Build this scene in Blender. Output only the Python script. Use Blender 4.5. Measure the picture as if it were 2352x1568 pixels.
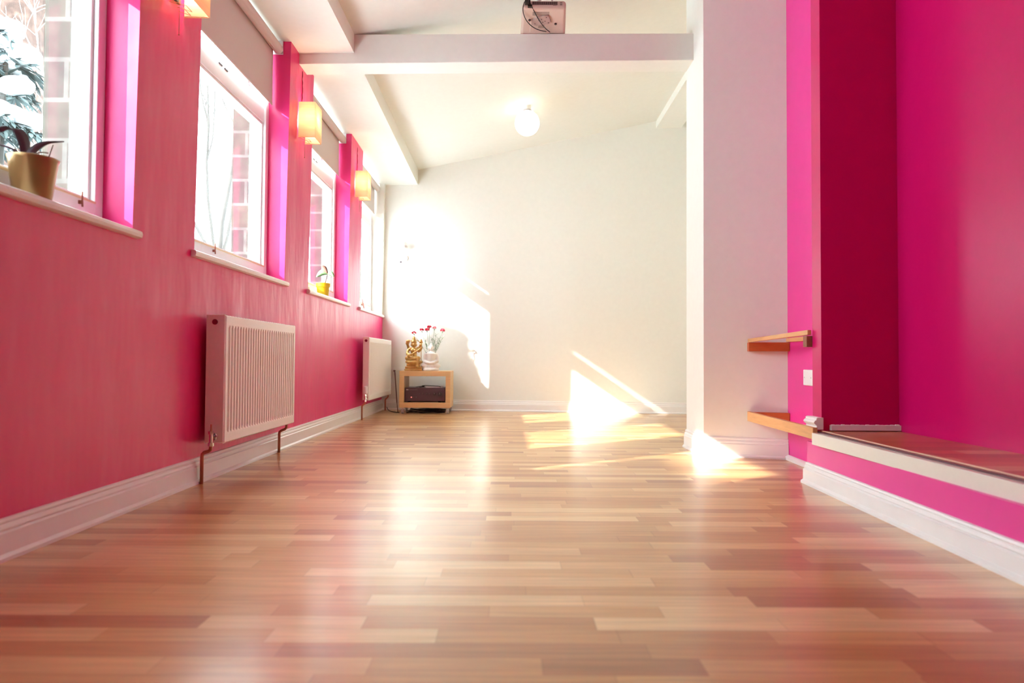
import bpy, bmesh, math, random
from mathutils import Vector, Matrix, Euler
R = math.radians
random.seed(7)
scene = bpy.context.scene
for o in list(bpy.data.objects):
    bpy.data.objects.remove(o)

# ------------------------------------------------------------------ camera
cd = bpy.data.cameras.new('camera'); cam = bpy.data.objects.new('camera', cd)
scene.collection.objects.link(cam); scene.camera = cam
cd.lens = 24.0; cd.sensor_width = 36.0; cd.clip_start = 0.02; cd.clip_end = 300
CAMZ = 0.56
cam.matrix_world = (Matrix.Translation((0, 0, CAMZ)) @ Matrix.Rotation(R(-0.146), 4, 'Z')
                    @ Matrix.Rotation(R(90 + 1.46), 4, 'X') @ Matrix.Rotation(R(0.35), 4, 'Z'))
cd.dof.use_dof = True; cd.dof.focus_distance = 4.2; cd.dof.aperture_fstop = 2.6

# ------------------------------------------------------------------ world, sun, exposure
w = bpy.data.worlds.new('world'); scene.world = w; w.use_nodes = True
bg = w.node_tree.nodes['Background']
bg.inputs[0].default_value = (0.80, 0.93, 1.0, 1); bg.inputs[1].default_value = 9.5
sd = bpy.data.lights.new('sun', 'SUN'); sun = bpy.data.objects.new('sun', sd)
scene.collection.objects.link(sun)
sd.energy = 10.5; sd.angle = R(0.9); sd.color = (1.0, 0.97, 0.92)
SUN = Vector((1.5, 1.0, -1.03)).normalized()
sun.rotation_euler = SUN.to_track_quat('-Z', 'Y').to_euler()
sun.location = (-12, -6, 10)
vs = scene.view_settings
vs.view_transform = 'Standard'; vs.look = 'None'; vs.gamma = 1.0; vs.use_curve_mapping = False
vs.exposure = 1.02
cy = scene.cycles
cy.use_adaptive_sampling = True; cy.adaptive_threshold = 0.02
cy.max_bounces = 10; cy.diffuse_bounces = 7; cy.glossy_bounces = 5; cy.transmission_bounces = 6
cy.transparent_max_bounces = 12; cy.sample_clamp_indirect = 12.0; cy.use_denoising = True
cy.caustics_reflective = True; cy.caustics_refractive = False; cy.blur_glossy = 0.3

# ------------------------------------------------------------------ materials
def new_mat(name):
    m = bpy.data.materials.new(name); m.use_nodes = True
    nt = m.node_tree
    return m, nt, nt.nodes, nt.links, nt.nodes['Principled BSDF']

def mat(name, col, rough=0.5, metal=0.0, spec=0.5, bump=0.0, bscale=60, stretch=(1, 1, 1), var=0.0,
        coat=0.0, emit=None, estr=0.0, trans=0.0, bdist=0.01):
    m, nt, N, L, b = new_mat(name)
    b.inputs['Base Color'].default_value = (*col, 1)
    b.inputs['Roughness'].default_value = rough
    b.inputs['Metallic'].default_value = metal
    b.inputs['Specular IOR Level'].default_value = spec
    b.inputs['Coat Weight'].default_value = coat
    b.inputs['Coat Roughness'].default_value = 0.12
    if trans: b.inputs['Transmission Weight'].default_value = trans
    if emit:
        b.inputs['Emission Color'].default_value = (*emit, 1); b.inputs['Emission Strength'].default_value = estr
    tc = N.new('ShaderNodeTexCoord'); mp = N.new('ShaderNodeMapping')
    mp.inputs['Scale'].default_value = stretch
    L.new(tc.outputs['Object'], mp.inputs[0])
    nz = N.new('ShaderNodeTexNoise'); nz.inputs['Scale'].default_value = bscale; nz.inputs['Detail'].default_value = 3
    L.new(mp.outputs[0], nz.inputs['Vector'])
    if bump:
        bp = N.new('ShaderNodeBump'); bp.inputs['Strength'].default_value = bump; bp.inputs['Distance'].default_value = bdist
        L.new(nz.outputs['Fac'], bp.inputs['Height']); L.new(bp.outputs[0], b.inputs['Normal'])
    v = var if var else 0.03
    mx = N.new('ShaderNodeMix'); mx.data_type = 'RGBA'
    mx.inputs[6].default_value = (*[c * (1 - v) for c in col], 1)
    mx.inputs[7].default_value = (*[min(1, c * (1 + v)) for c in col], 1)
    L.new(nz.outputs['Fac'], mx.inputs[0]); L.new(mx.outputs[2], b.inputs['Base Color'])
    return m

WHITE = mat('white_paint', (0.79, 0.80, 0.735), 0.6, bump=0.05, bscale=25)
GLOSSW = mat('white_gloss_paint', (0.84, 0.83, 0.80), 0.28, bump=0.03, bscale=15)
PVC = mat('white_upvc', (0.85, 0.85, 0.86), 0.3)
RADW = mat('radiator_enamel', (0.88, 0.86, 0.83), 0.3)
PINKC = (0.76, 0.020, 0.185)
PINK_L = mat('pink_wall_paint', PINKC, 0.38, spec=0.55, bump=0.8, bscale=2.6, stretch=(1, 1.6, 0.55), var=0.05, bdist=0.02)
PINK_R = mat('magenta_wall_paint', (0.60, 0.002, 0.125), 0.36, spec=0.36, bump=0.08, bscale=14, var=0.04)
PINK_LIT = mat('window_lit_magenta_paint', (0.80, 0.035, 0.30), 0.38, bump=0.05, bscale=14, var=0.04)  # riser and recess pink, with the strong window light put into the colour
BLIND = mat('blind_cloth', (0.66, 0.60, 0.57), 0.85, bump=0.05, bscale=200)
COPPER = mat('copper_pipe', (0.52, 0.20, 0.13), 0.35, metal=0.6)
CHROME = mat('chrome', (0.75, 0.74, 0.74), 0.16, metal=1.0)
BRASS = mat('brass_statue_metal', (0.56, 0.34, 0.11), 0.36, metal=0.55, var=0.3, bscale=40, bump=0.2, bdist=0.003)
BIRCH = mat('birch_veneer', (0.72, 0.46, 0.22), 0.42, bscale=6, stretch=(1, 1, 12), var=0.10)
PINE = mat('pine_batten', (0.68, 0.36, 0.15), 0.5, bscale=9, stretch=(4, 1, 8), var=0.22)
PINED = mat('varnished_pine', (0.50, 0.11, 0.03), 0.4, bscale=9, stretch=(1, 4, 8), var=0.2)
ENDGR = mat('end_grain', (0.30, 0.11, 0.06), 0.6, bscale=60, var=0.3)
AMP = mat('brown_black_plastic', (0.095, 0.058, 0.072), 0.35)
BLACK = mat('black_rubber', (0.012, 0.010, 0.011), 0.5)
DARKM = mat('dark_metal', (0.05, 0.035, 0.04), 0.4)
SILV = mat('silver_plastic', (0.5, 0.48, 0.5), 0.3, metal=0.4)
PROJ = mat('projector_shell', (0.60, 0.45, 0.38), 0.5)
PROJD = mat('projector_grille', (0.22, 0.13, 0.12), 0.6, var=0.25, bscale=120)
LABELM = mat('printed_label', (0.33, 0.24, 0.20), 0.6, var=0.35, bscale=160)
GOLDPOT = mat('gold_ceramic', (0.30, 0.17, 0.06), 0.30, metal=0.5, var=0.2, bscale=8)
YELPOT = mat('yellow_plastic', (0.72, 0.50, 0.01), 0.4)
LEAFG = mat('green_leaf', (0.17, 0.30, 0.13), 0.4, var=0.25, bscale=20)
LEAFD = mat('dark_leaf', (0.07, 0.035, 0.05), 0.45, var=0.25, bscale=20)
LEAFB = mat('brown_leaf', (0.20, 0.09, 0.06), 0.5, var=0.25, bscale=20)
STEM = mat('brown_stem', (0.16, 0.08, 0.05), 0.6)
STEMG = mat('grey_green_stem', (0.28, 0.38, 0.26), 0.5)
PETAL = mat('red_petal', (0.70, 0.03, 0.07), 0.5, var=0.3, bscale=90)
PETALP = mat('pink_petal', (0.80, 0.22, 0.25), 0.5, var=0.2, bscale=90)
SOIL = mat('bark_soil', (0.06, 0.035, 0.025), 0.9, bump=0.8, bscale=60)
PLASTER = mat('white_plaster', (0.82, 0.79, 0.74), 0.5)
PAPER = mat('paper', (0.75, 0.68, 0.68), 0.7)
BEIGE = mat('beige_card', (0.55, 0.45, 0.33), 0.7)
SOCK = mat('white_socket_plastic', (0.82, 0.84, 0.84), 0.3)
NOSE = mat('brown_metal_nosing', (0.14, 0.07, 0.08), 0.35, metal=0.4)
SNOW = mat('snow', (0.86, 0.90, 0.94), 0.6, bump=0.4, bscale=5, bdist=0.05)
BARK = mat('bark', (0.055, 0.045, 0.04), 0.8, var=0.3, bscale=20)
PALEBARK = mat('frosted_bark', (0.52, 0.46, 0.41), 0.8, var=0.3, bscale=20)
NEEDLE = mat('dark_green_needles', (0.035, 0.055, 0.055), 0.7, var=0.3, bscale=20)

def bulb_mat():
    m, nt, N, L, b = new_mat('lit_bulb')
    b.inputs['Base Color'].default_value = (1, 0.9, 0.7, 1)
    b.inputs['Emission Color'].default_value = (1, 0.89, 0.68, 1); b.inputs['Emission Strength'].default_value = 66
    return m
BULB = bulb_mat()
def globe_mat():
    m, nt, N, L, b = new_mat('lit_opal_glass')
    b.inputs['Base Color'].default_value = (0.95, 0.93, 0.9, 1); b.inputs['Roughness'].default_value = 0.2
    b.inputs['Emission Color'].default_value = (1, 0.9, 0.72, 1); b.inputs['Emission Strength'].default_value = 1.5
    return m
GLOBE = globe_mat()
def shade_mat():
    m, nt, N, L, b = new_mat('woven_paper_shade')
    out = N['Material Output']
    tc = N.new('ShaderNodeTexCoord'); mp = N.new('ShaderNodeMapping'); mp.inputs['Scale'].default_value = (2, 2, 90)
    nz = N.new('ShaderNodeTexNoise'); nz.inputs['Scale'].default_value = 1.6; nz.inputs['Detail'].default_value = 2
    L.new(tc.outputs['Object'], mp.inputs[0]); L.new(mp.outputs[0], nz.inputs['Vector'])
    mx = N.new('ShaderNodeMix'); mx.data_type = 'RGBA'
    mx.inputs[6].default_value = (0.86, 0.70, 0.44, 1); mx.inputs[7].default_value = (0.97, 0.90, 0.74, 1)
    L.new(nz.outputs['Fac'], mx.inputs[0])
    d = N.new('ShaderNodeBsdfDiffuse'); t = N.new('ShaderNodeBsdfTranslucent'); ms = N.new('ShaderNodeMixShader')
    ms.inputs[0].default_value = 0.5
    L.new(mx.outputs[2], d.inputs[0]); L.new(mx.outputs[2], t.inputs[0])
    L.new(d.outputs[0], ms.inputs[1]); L.new(t.outputs[0], ms.inputs[2]); L.new(ms.outputs[0], out.inputs[0])
    return m
SHADE = shade_mat()
def glass_mat():
    m, nt, N, L, b = new_mat('window_glass')
    out = N['Material Output']
    tr = N.new('ShaderNodeBsdfTransparent'); tr.inputs[0].default_value = (0.93, 0.96, 0.96, 1)
    gl = N.new('ShaderNodeBsdfGlossy'); gl.inputs['Roughness'].default_value = 0.02
    lw = N.new('ShaderNodeLayerWeight'); lw.inputs[0].default_value = 0.5
    pw = N.new('ShaderNodeMath'); pw.operation = 'POWER'; pw.inputs[1].default_value = 5.0; L.new(lw.outputs['Facing'], pw.inputs[0])
    fr = N.new('ShaderNodeMath'); fr.operation = 'MULTIPLY_ADD'; fr.inputs[1].default_value = 0.8; fr.inputs[2].default_value = 0.03
    L.new(pw.outputs[0], fr.inputs[0])
    ms = N.new('ShaderNodeMixShader')
    L.new(fr.outputs[0], ms.inputs[0]); L.new(tr.outputs[0], ms.inputs[1]); L.new(gl.outputs[0], ms.inputs[2])
    L.new(ms.outputs[0], out.inputs[0])
    return m
GLASS = glass_mat()

def parquet(name='beech_parquet', base=1.0, rowh=0.068, red=0.0, rough=0.30):
    """strips running along world X, random lengths and tones"""
    m, nt, N, L, b = new_mat(name)
    tc = N.new('ShaderNodeTexCoord'); sp = N.new('ShaderNodeSeparateXYZ')
    L.new(tc.outputs['Object'], sp.inputs[0])
    def mth(op, a, c=None, d=None):
        n = N.new('ShaderNodeMath'); n.operation = op
        for i, v in enumerate((a, c, d)):
            if v is None: continue
            if isinstance(v, (int, float)): n.inputs[i].default_value = v
            else: L.new(v, n.inputs[i])
        return n.outputs[0]
    yr = mth('DIVIDE', sp.outputs['Y'], rowh)
    row = mth('FLOOR', yr)
    wn = N.new('ShaderNodeTexWhiteNoise'); wn.noise_dimensions = '1D'; L.new(row, wn.inputs['W'])
    off = mth('MULTIPLY', wn.outputs['Value'], 7.3)
    ln = mth('MULTIPLY_ADD', wn.outputs['Value'], 0.30, 0.34)
    xs = mth('DIVIDE', mth('ADD', sp.outputs['X'], off), ln)
    # wobble the joints so the lengths vary inside one row
    nz1 = N.new('ShaderNodeTexNoise'); nz1.noise_dimensions = '2D'; nz1.inputs['Scale'].default_value = 0.9
    cmb = N.new('ShaderNodeCombineXYZ'); L.new(xs, cmb.inputs[0]); L.new(mth('MULTIPLY', row, 3.7), cmb.inputs[1])
    L.new(cmb.outputs[0], nz1.inputs['Vector'])
    xs2 = mth('MULTIPLY_ADD', nz1.outputs['Fac'], 0.7, xs)
    col = mth('FLOOR', xs2)
    c2 = N.new('ShaderNodeCombineXYZ'); L.new(row, c2.inputs[0]); L.new(col, c2.inputs[1])
    wn2 = N.new('ShaderNodeTexWhiteNoise'); wn2.noise_dimensions = '2D'; L.new(c2.outputs[0], wn2.inputs['Vector'])
    cr = N.new('ShaderNodeValToRGB'); L.new(wn2.outputs['Value'], cr.inputs[0])
    e = cr.color_ramp.elements
    cols = [(0.0, (0.33, 0.135, 0.045)), (0.22, (0.42, 0.20, 0.068)), (0.5, (0.48, 0.255, 0.092)),
            (0.8, (0.54, 0.31, 0.125)), (1.0, (0.62, 0.42, 0.20))]
    e[0].position, e[0].color = cols[0][0], (*[v * base for v in cols[0][1]], 1)
    e[1].position, e[1].color = cols[-1][0], (*[v * base for v in cols[-1][1]], 1)
    for p, c in cols[1:-1]:
        k = e.new(p); k.color = (c[0] * base, c[1] * base * (1 - red), c[2] * base * (1 - red), 1)
    # grain
    mp = N.new('ShaderNodeMapping'); mp.inputs['Scale'].default_value = (2.2, 55, 1); L.new(tc.outputs['Object'], mp.inputs[0])
    ng = N.new('ShaderNodeTexNoise'); ng.inputs['Scale'].default_value = 1.5; ng.inputs['Detail'].default_value = 5; ng.inputs['Distortion'].default_value = 0.6
    L.new(mp.outputs[0], ng.inputs['Vector'])
    gr = N.new('ShaderNodeMapRange'); gr.inputs[1].default_value = 0.3; gr.inputs[2].default_value = 0.7
    gr.inputs[3].default_value = 0.80; gr.inputs[4].default_value = 1.12; L.new(ng.outputs['Fac'], gr.inputs[0])
    mu = N.new('ShaderNodeMix'); mu.data_type = 'RGBA'; mu.blend_type = 'MULTIPLY'; mu.inputs[0].default_value = 1
    L.new(cr.outputs[0], mu.inputs[6]); L.new(gr.outputs[0], mu.inputs[7])
    # joints
    fy = mth('ABSOLUTE', mth('SUBTRACT', mth('FRACT', yr), 0.5)); jy = mth('GREATER_THAN', fy, 0.488)
    fx = mth('ABSOLUTE', mth('SUBTRACT', mth('FRACT', xs2), 0.5)); jx = mth('GREATER_THAN', fx, 0.497)
    jj = mth('MULTIPLY', mth('MAXIMUM', mth('MULTIPLY', jy, 0.6), jx), 0.22)
    m2 = N.new('ShaderNodeMix'); m2.data_type = 'RGBA'; L.new(jj, m2.inputs[0]); L.new(mu.outputs[2], m2.inputs[6])
    m2.inputs[7].default_value = (0.12, 0.05, 0.02, 1)
    L.new(m2.outputs[2], b.inputs['Base Color'])
    b.inputs['Roughness'].default_value = rough; b.inputs['Specular IOR Level'].default_value = 0.5
    b.inputs['Coat Weight'].default_value = 0.5; b.inputs['Coat Roughness'].default_value = 0.22
    nb = N.new('ShaderNodeTexNoise'); nb.inputs['Scale'].default_value = 9; L.new(tc.outputs['Object'], nb.inputs['Vector'])
    bp = N.new('ShaderNodeBump'); bp.inputs['Strength'].default_value = 0.06; bp.inputs['Distance'].default_value = 0.01
    L.new(nb.outputs['Fac'], bp.inputs['Height']); L.new(bp.outputs[0], b.inputs['Normal']); L.new(bp.outputs[0], b.inputs['Coat Normal'])
    return m
FLOORM = parquet(base=1.25)
DECKM = parquet('varnished_deck_boards', 1.1, 0.09, 0.35, 0.3)

def stone_mat():
    m, nt, N, L, b = new_mat('sandstone_blocks')
    tc = N.new('ShaderNodeTexCoord'); mp = N.new('ShaderNodeMapping')
    mp.inputs['Rotation'].default_value = (R(90), 0, R(90))
    L.new(tc.outputs['Object'], mp.inputs[0])
    sp = N.new('ShaderNodeSeparateXYZ'); L.new(tc.outputs['Object'], sp.inputs[0])
    cm = N.new('ShaderNodeCombineXYZ')
    ad = N.new('ShaderNodeMath'); ad.operation = 'ADD'; L.new(sp.outputs['X'], ad.inputs[0]); L.new(sp.outputs['Y'], ad.inputs[1])
    L.new(ad.outputs[0], cm.inputs[0]); L.new(sp.outputs['Z'], cm.inputs[1])
    bk = N.new('ShaderNodeTexBrick'); L.new(cm.outputs[0], bk.inputs['Vector'])
    bk.inputs['Scale'].default_value = 1.0; bk.inputs['Brick Width'].default_value = 0.34; bk.inputs['Row Height'].default_value = 0.15
    bk.inputs['Mortar Size'].default_value = 0.009
    bk.inputs['Color1'].default_value = (0.060, 0.050, 0.036, 1); bk.inputs['Color2'].default_value = (0.036, 0.032, 0.027, 1)
    bk.inputs['Mortar'].default_value = (0.085, 0.080, 0.070, 1)
    nz = N.new('ShaderNodeTexNoise'); nz.inputs['Scale'].default_value = 14; nz.inputs['Detail'].default_value = 4
    L.new(tc.outputs['Object'], nz.inputs['Vector'])
    mx = N.new('ShaderNodeMix'); mx.data_type = 'RGBA'; mx.blend_type = 'OVERLAY'; mx.inputs[0].default_value = 0.7
    L.new(bk.outputs['Color'], mx.inputs[6]); L.new(nz.outputs['Fac'], mx.inputs[7]); L.new(mx.outputs[2], b.inputs['Base Color'])
    b.inputs['Roughness'].default_value = 0.9
    return m
STONE = stone_mat()
def hill_mat():
    m, nt, N, L, b = new_mat('brown_wooded_bank')
    tc = N.new('ShaderNodeTexCoord')
    nz = N.new('ShaderNodeTexNoise'); nz.inputs['Scale'].default_value = 5; nz.inputs['Detail'].default_value = 8; nz.inputs['Distortion'].default_value = 1.5
    L.new(tc.outputs['Object'], nz.inputs['Vector'])
    cr = N.new('ShaderNodeValToRGB'); L.new(nz.outputs['Fac'], cr.inputs[0])
    e = cr.color_ramp.elements
    e[0].position = 0.35; e[0].color = (0.034, 0.015, 0.010, 1); e[1].position = 0.72; e[1].color = (0.11, 0.062, 0.045, 1)
    k = e.new(0.55); k.color = (0.062, 0.030, 0.021, 1)
    L.new(cr.outputs[0], b.inputs['Base Color']); b.inputs['Roughness'].default_value = 0.95
    return m
HILL = hill_mat()

# ------------------------------------------------------------------ mesh helpers
class MB:
    def __init__(s): s.v = []; s.f = []
    def add(s, vs, fs):
        n = len(s.v); s.v += [tuple(v) for v in vs]; s.f += [tuple(n + i for i in f) for f in fs]; return s
    def box(s, x0, x1, y0, y1, z0, z1, rot=None, org=None):
        vs = [Vector((x, y, z)) for z in (z0, z1) for y in (y0, y1) for x in (x0, x1)]
        if rot is not None:
            org = Vector(org) if org is not None else Vector(((x0 + x1) / 2, (y0 + y1) / 2, (z0 + z1) / 2))
            M_ = Euler(rot).to_matrix(); vs = [org + M_ @ (v - org) for v in vs]
        return s.add(vs, [(0, 2, 3, 1), (4, 5, 7, 6), (0, 1, 5, 4), (2, 6, 7, 3), (0, 4, 6, 2), (1, 3, 7, 5)])
    def hexa(s, b4, t4):
        """bottom 4 and top 4 points, counter-clockwise seen from above"""
        return s.add(list(b4) + list(t4), [(3, 2, 1, 0), (4, 5, 6, 7), (0, 1, 5, 4), (1, 2, 6, 5), (2, 3, 7, 6), (3, 0, 4, 7)])
    def prism(s, pts, z0, z1):
        n = len(pts)
        vs = [(x, y, z0) for x, y in pts] + [(x, y, z1) for x, y in pts]
        return s.add(vs, [tuple(reversed(range(n))), tuple(range(n, 2 * n))] + [(i, (i + 1) % n, n + (i + 1) % n, n + i) for i in range(n)])
    def sweep(s, rings, caps=True, closed=True):
        n = len(rings[0]); base = len(s.v)
        for r in rings: s.v += [tuple(p) for p in r]
        for k in range(len(rings) - 1):
            for i in range(n if closed else n - 1):
                j = (i + 1) % n
                s.f.append((base + k * n + i, base + k * n + j, base + (k + 1) * n + j, base + (k + 1) * n + i))
        if caps:
            s.f.append(tuple(base + i for i in reversed(range(n))))
            s.f.append(tuple(base + (len(rings) - 1) * n + i for i in range(n)))
        return s
    def tube(s, pts, r, n=8):
        pts = [Vector(p) for p in pts]; rs = r if isinstance(r, (list, tuple)) else [r] * len(pts)
        rings = []; up = None
        for i, p in enumerate(pts):
            a = pts[max(0, i - 1)]; c = pts[min(len(pts) - 1, i + 1)]
            d = (c - a); d = d.normalized() if d.length > 1e-9 else Vector((0, 0, 1))
            if up is None: up = Vector((0, 0, 1)) if abs(d.z) < 0.9 else Vector((1, 0, 0))
            u = d.cross(up)
            if u.length < 1e-6: u = d.cross(Vector((0.3, 1, 0.2)))
            u.normalize(); v = u.cross(d).normalized(); up = v
            rings.append([p + (u * math.cos(t) + v * math.sin(t)) * rs[i] for t in [2 * math.pi * k / n for k in range(n)]])
        return s.sweep(rings)
    def lathe(s, prof, c=(0, 0, 0), n=28):
        rings = [[(c[0] + r * math.cos(t), c[1] + r * math.sin(t), c[2] + z) for t in [2 * math.pi * k / n for k in range(n)]] for r, z in prof]
        return s.sweep(rings)
    def ball(s, c, r, seg=16, rings=10, rot=None):
        rx, ry, rz = r if isinstance(r, (list, tuple)) else (r, r, r)
        M_ = Euler(rot).to_matrix() if rot else Matrix.Identity(3)
        rr = []
        for k in range(1, rings):
            a = math.pi * k / rings
            rr.append([Vector(c) + M_ @ Vector((rx * math.sin(a) * math.cos(t), ry * math.sin(a) * math.sin(t), -rz * math.cos(a))) for t in [2 * math.pi * i / seg for i in range(seg)]])
        b = len(s.v); s.sweep(rr, caps=False)
        bot = len(s.v); s.v.append(tuple(Vector(c) + M_ @ Vector((0, 0, -rz)))); s.v.append(tuple(Vector(c) + M_ @ Vector((0, 0, rz))))
        L_ = b + (rings - 2) * seg
        for i in range(seg):
            j = (i + 1) % seg
            s.f.append((bot, b + j, b + i)); s.f.append((bot + 1, L_ + i, L_ + j))
        return s
    def profile(s, prof, path):
        """sweep a profile of (outward offset, z) along plan points with given outward normals: path = [(x,y,nx,ny)]"""
        rings = [[(x + o * nx, y + o * ny, z) for o, z in prof] for x, y, nx, ny in path]
        return s.sweep(rings)
    def disc(s, c, nrm, r, t, n=16):
        c = Vector(c); nrm = Vector(nrm).normalized()
        return s.tube([c, c + nrm * t], r, n)
    def build(s, name, m, parent=None, bevel=0.0, smooth=False, sub=0, segs=2, remesh=0.0, weld=False):
        me = bpy.data.meshes.new(name); me.from_pydata(s.v, [], s.f); me.update()
        bm = bmesh.new(); bm.from_mesh(me)
        if weld: bmesh.ops.remove_doubles(bm, verts=bm.verts, dist=1e-5)
        bmesh.ops.recalc_face_normals(bm, faces=bm.faces); bm.to_mesh(me); bm.free()
        me.materials.append(m)
        o = bpy.data.objects.new(name, me); scene.collection.objects.link(o)
        if parent is not None:
            o.parent = parent
            loc = Vector(parent.get('_w', (0, 0, 0)))
            o['_w'] = loc
            if parent.type == 'EMPTY' and not parent.get('_local'):
                o.matrix_parent_inverse = Matrix.Translation(-loc)
            if parent.get('_local'): o['_local'] = 1
        if remesh:
            md = o.modifiers.new('Remesh', 'REMESH'); md.mode = 'VOXEL'; md.voxel_size = remesh; md.use_smooth_shade = True
            sm = o.modifiers.new('Smooth', 'SMOOTH'); sm.iterations = 2; sm.factor = 0.5
        if bevel:
            b = o.modifiers.new('Bevel', 'BEVEL'); b.width = bevel; b.segments = segs; b.limit_method = 'ANGLE'; b.angle_limit = R(35)
        if sub:
            sb = o.modifiers.new('Sub', 'SUBSURF'); sb.levels = sub; sb.render_levels = sub
        if smooth:
            for p in me.polygons: p.use_smooth = True
        return o

def tag(o, label=None, cat=None, group=None, kind=None):
    if label: o['label'] = label
    if cat: o['category'] = cat
    if group: o['group'] = group
    if kind: o['kind'] = kind
    return o
def thing(name, loc, label=None, cat=None, group=None, kind=None, local=False):
    o = bpy.data.objects.new(name, None); scene.collection.objects.link(o)
    o.empty_display_size = 0.05; o.location = loc
    o['_w'] = Vector(loc)
    if local: o['_local'] = 1
    return tag(o, label, cat, group, kind)
def st(o): o['kind'] = 'structure'; return o
def dup(root, loc, label=None):
    r = root.copy(); scene.collection.objects.link(r); r.location = loc
    if label: r['label'] = label
    for ch in list(root.children):
        c = ch.copy(); scene.collection.objects.link(c); c.parent = r
        for g in list(ch.children):
            d = g.copy(); scene.collection.objects.link(d); d.parent = c
    return r

# ------------------------------------------------------------------ room geometry numbers
XL = -1.40                      # window wall plane
XF, XO, XS = -1.51, -1.61, -1.72  # window frame front, frame back, outside stone face
SILL = 1.03
YB = -2.6                       # wall behind the camera
def backY(x): return 7.30 - 0.12 * x
def ceilz(x, y): return 2.65 - 0.010 * (y - 4.3) + 0.175 * (x + 1.02)
def soffz(y): return 2.53 - 0.024 * max(0, y - 4.3)
WIN = [(1.31, 2.517), (3.01, 4.215), (4.71, 5.85), (6.31, 7.39)]

# floor
st(MB().box(-1.75, 3.2, YB - .1, 7.8, -0.08, 0).build('floor', FLOORM))
# ceiling, sloping up to the right
x0, x1 = -1.75, 3.2
m = MB().hexa([(x0, YB - .1, ceilz(x0, YB)), (x1, YB - .1, ceilz(x1, YB)), (x1, 7.8, ceilz(x1, 7.8)), (x0, 7.8, ceilz(x0, 7.8))],
              [(x0, YB - .1, 3.7), (x1, YB - .1, 3.7), (x1, 7.8, 3.7), (x0, 7.8, 3.7)])
st(m.build('ceiling', WHITE))
# window wall: band below the sills, piers between windows
lean = 0.022
m = MB()
m.box(XO, XL, YB, 7.6, 0, SILL - 0.03)
ys = [YB] + [v for wn in WIN for v in wn] + [7.6]
for i in range(0, len(ys), 2):
    a, b = ys[i], ys[i + 1]
    if i == len(ys) - 2: continue
    m.hexa([(XO, a, SILL - .03), (XL, a, SILL - .03), (XL, b, SILL - .03), (XO, b, SILL - .03)],
           [(XO, a, 2.56), (XL + lean, a, 2.56), (XL + lean, b, 2.56), (XO, b, 2.56)])
m.box(XO, XL + lean - 0.004, YB, 7.6, 2.54, 3.0)
st(m.build('wall_left', PINK_L))
# white pier at the far end of the window wall
m = MB().hexa([(XO, 7.39, SILL - .02), (XL + .001, 7.39, SILL - .02), (XL + .001, 7.62, SILL - .02), (XO, 7.62, SILL - .02)],
              [(XO, 7.39, 2.53), (XL + lean, 7.39, 2.53), (XL + lean, 7.62, 2.53), (XO, 7.62, 2.53)])
st(m.build('trim_1', WHITE))
# outside stone skin with its own openings
m = MB(); m.box(XS, XO, YB, 7.8, -1.0, SILL - 0.01); m.box(XS, XO, YB, 7.8, 2.5, 3.2)
for i in range(0, len(ys), 2):
    a, b = ys[i], ys[i + 1]
    m.box(XS, XO, a - (0.03 if i else 0), b + (0.03 if i < len(ys) - 2 else 0.2), SILL - 0.01, 2.5)
st(m.build('wall_outside', STONE))
# back wall, slightly out of square
m = MB().prism([(-1.75, backY(-1.75)), (3.2, backY(3.2)), (3.2, 7.8), (-1.75, 7.9)], 0, 3.6)
st(m.build('wall_back', WHITE))
# wall behind the camera
st(MB().box(-1.75, 3.2, YB - .1, YB, 0, 3.6).build('wall_rear', PINK_R))
# right side: alcove wall, short return partition, recess wall, far right wall
st(MB().box(1.755, 1.9, YB, 3.12, 0, 3.6).build('wall_right', PINK_R))
st(MB().box(1.405, 1.9, 3.08, 3.17, 0.235, 3.6).build('wall_partition', PINK_R))
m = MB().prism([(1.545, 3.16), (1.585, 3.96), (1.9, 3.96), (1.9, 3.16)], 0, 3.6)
st(m.build('wall_recess', PINK_LIT))
st(MB().box(2.05, 2.2, 3.9, 7.8, 0, 3.6).build('wall_far_right', WHITE))
m = MB().prism([(1.14, 4.02), (1.587, 3.885), (2.06, 3.9), (2.06, 4.5), (1.14, 4.41)], 0, 3.5)
st(m.build('wall_pier', WHITE))
# soffit box over the windows
ya, yb, yc = YB, 4.3, 7.6
m = MB()
for a, b in ((ya, yb), (yb, yc)):
    m.hexa([(XO, a, soffz(a)), (-1.02, a, soffz(a)), (-1.02, b, soffz(b)), (XO, b, soffz(b))],
           [(XO, a, 2.75), (-1.02, a, 2.75), (-1.02, b, 2.75), (XO, b, 2.75)])
st(m.build('trim_2', WHITE))
# cross beam
m = MB().hexa([(-1.40, 4.385, 2.462), (1.16, 4.235, 2.442), (1.16, 4.41, 2.442), (-1.40, 4.555, 2.462)],
              [(-1.40, 4.385, 2.657), (1.16, 4.235, 2.612), (1.16, 4.41, 2.612), (-1.40, 4.555, 2.657)])
st(m.build('trim_3', WHITE, bevel=0.004))
# downstand beam along the far right of the ceiling
m = MB().hexa([(1.52, 4.3, 3.01), (1.78, 4.3, 3.01), (1.78, 7.5, 2.99), (1.52, 7.5, 2.99)],
              [(1.52, 4.3, 3.4), (1.78, 4.3, 3.4), (1.78, 7.5, 3.4), (1.52, 7.5, 3.4)])
st(m.build('trim_4', WHITE))

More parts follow.
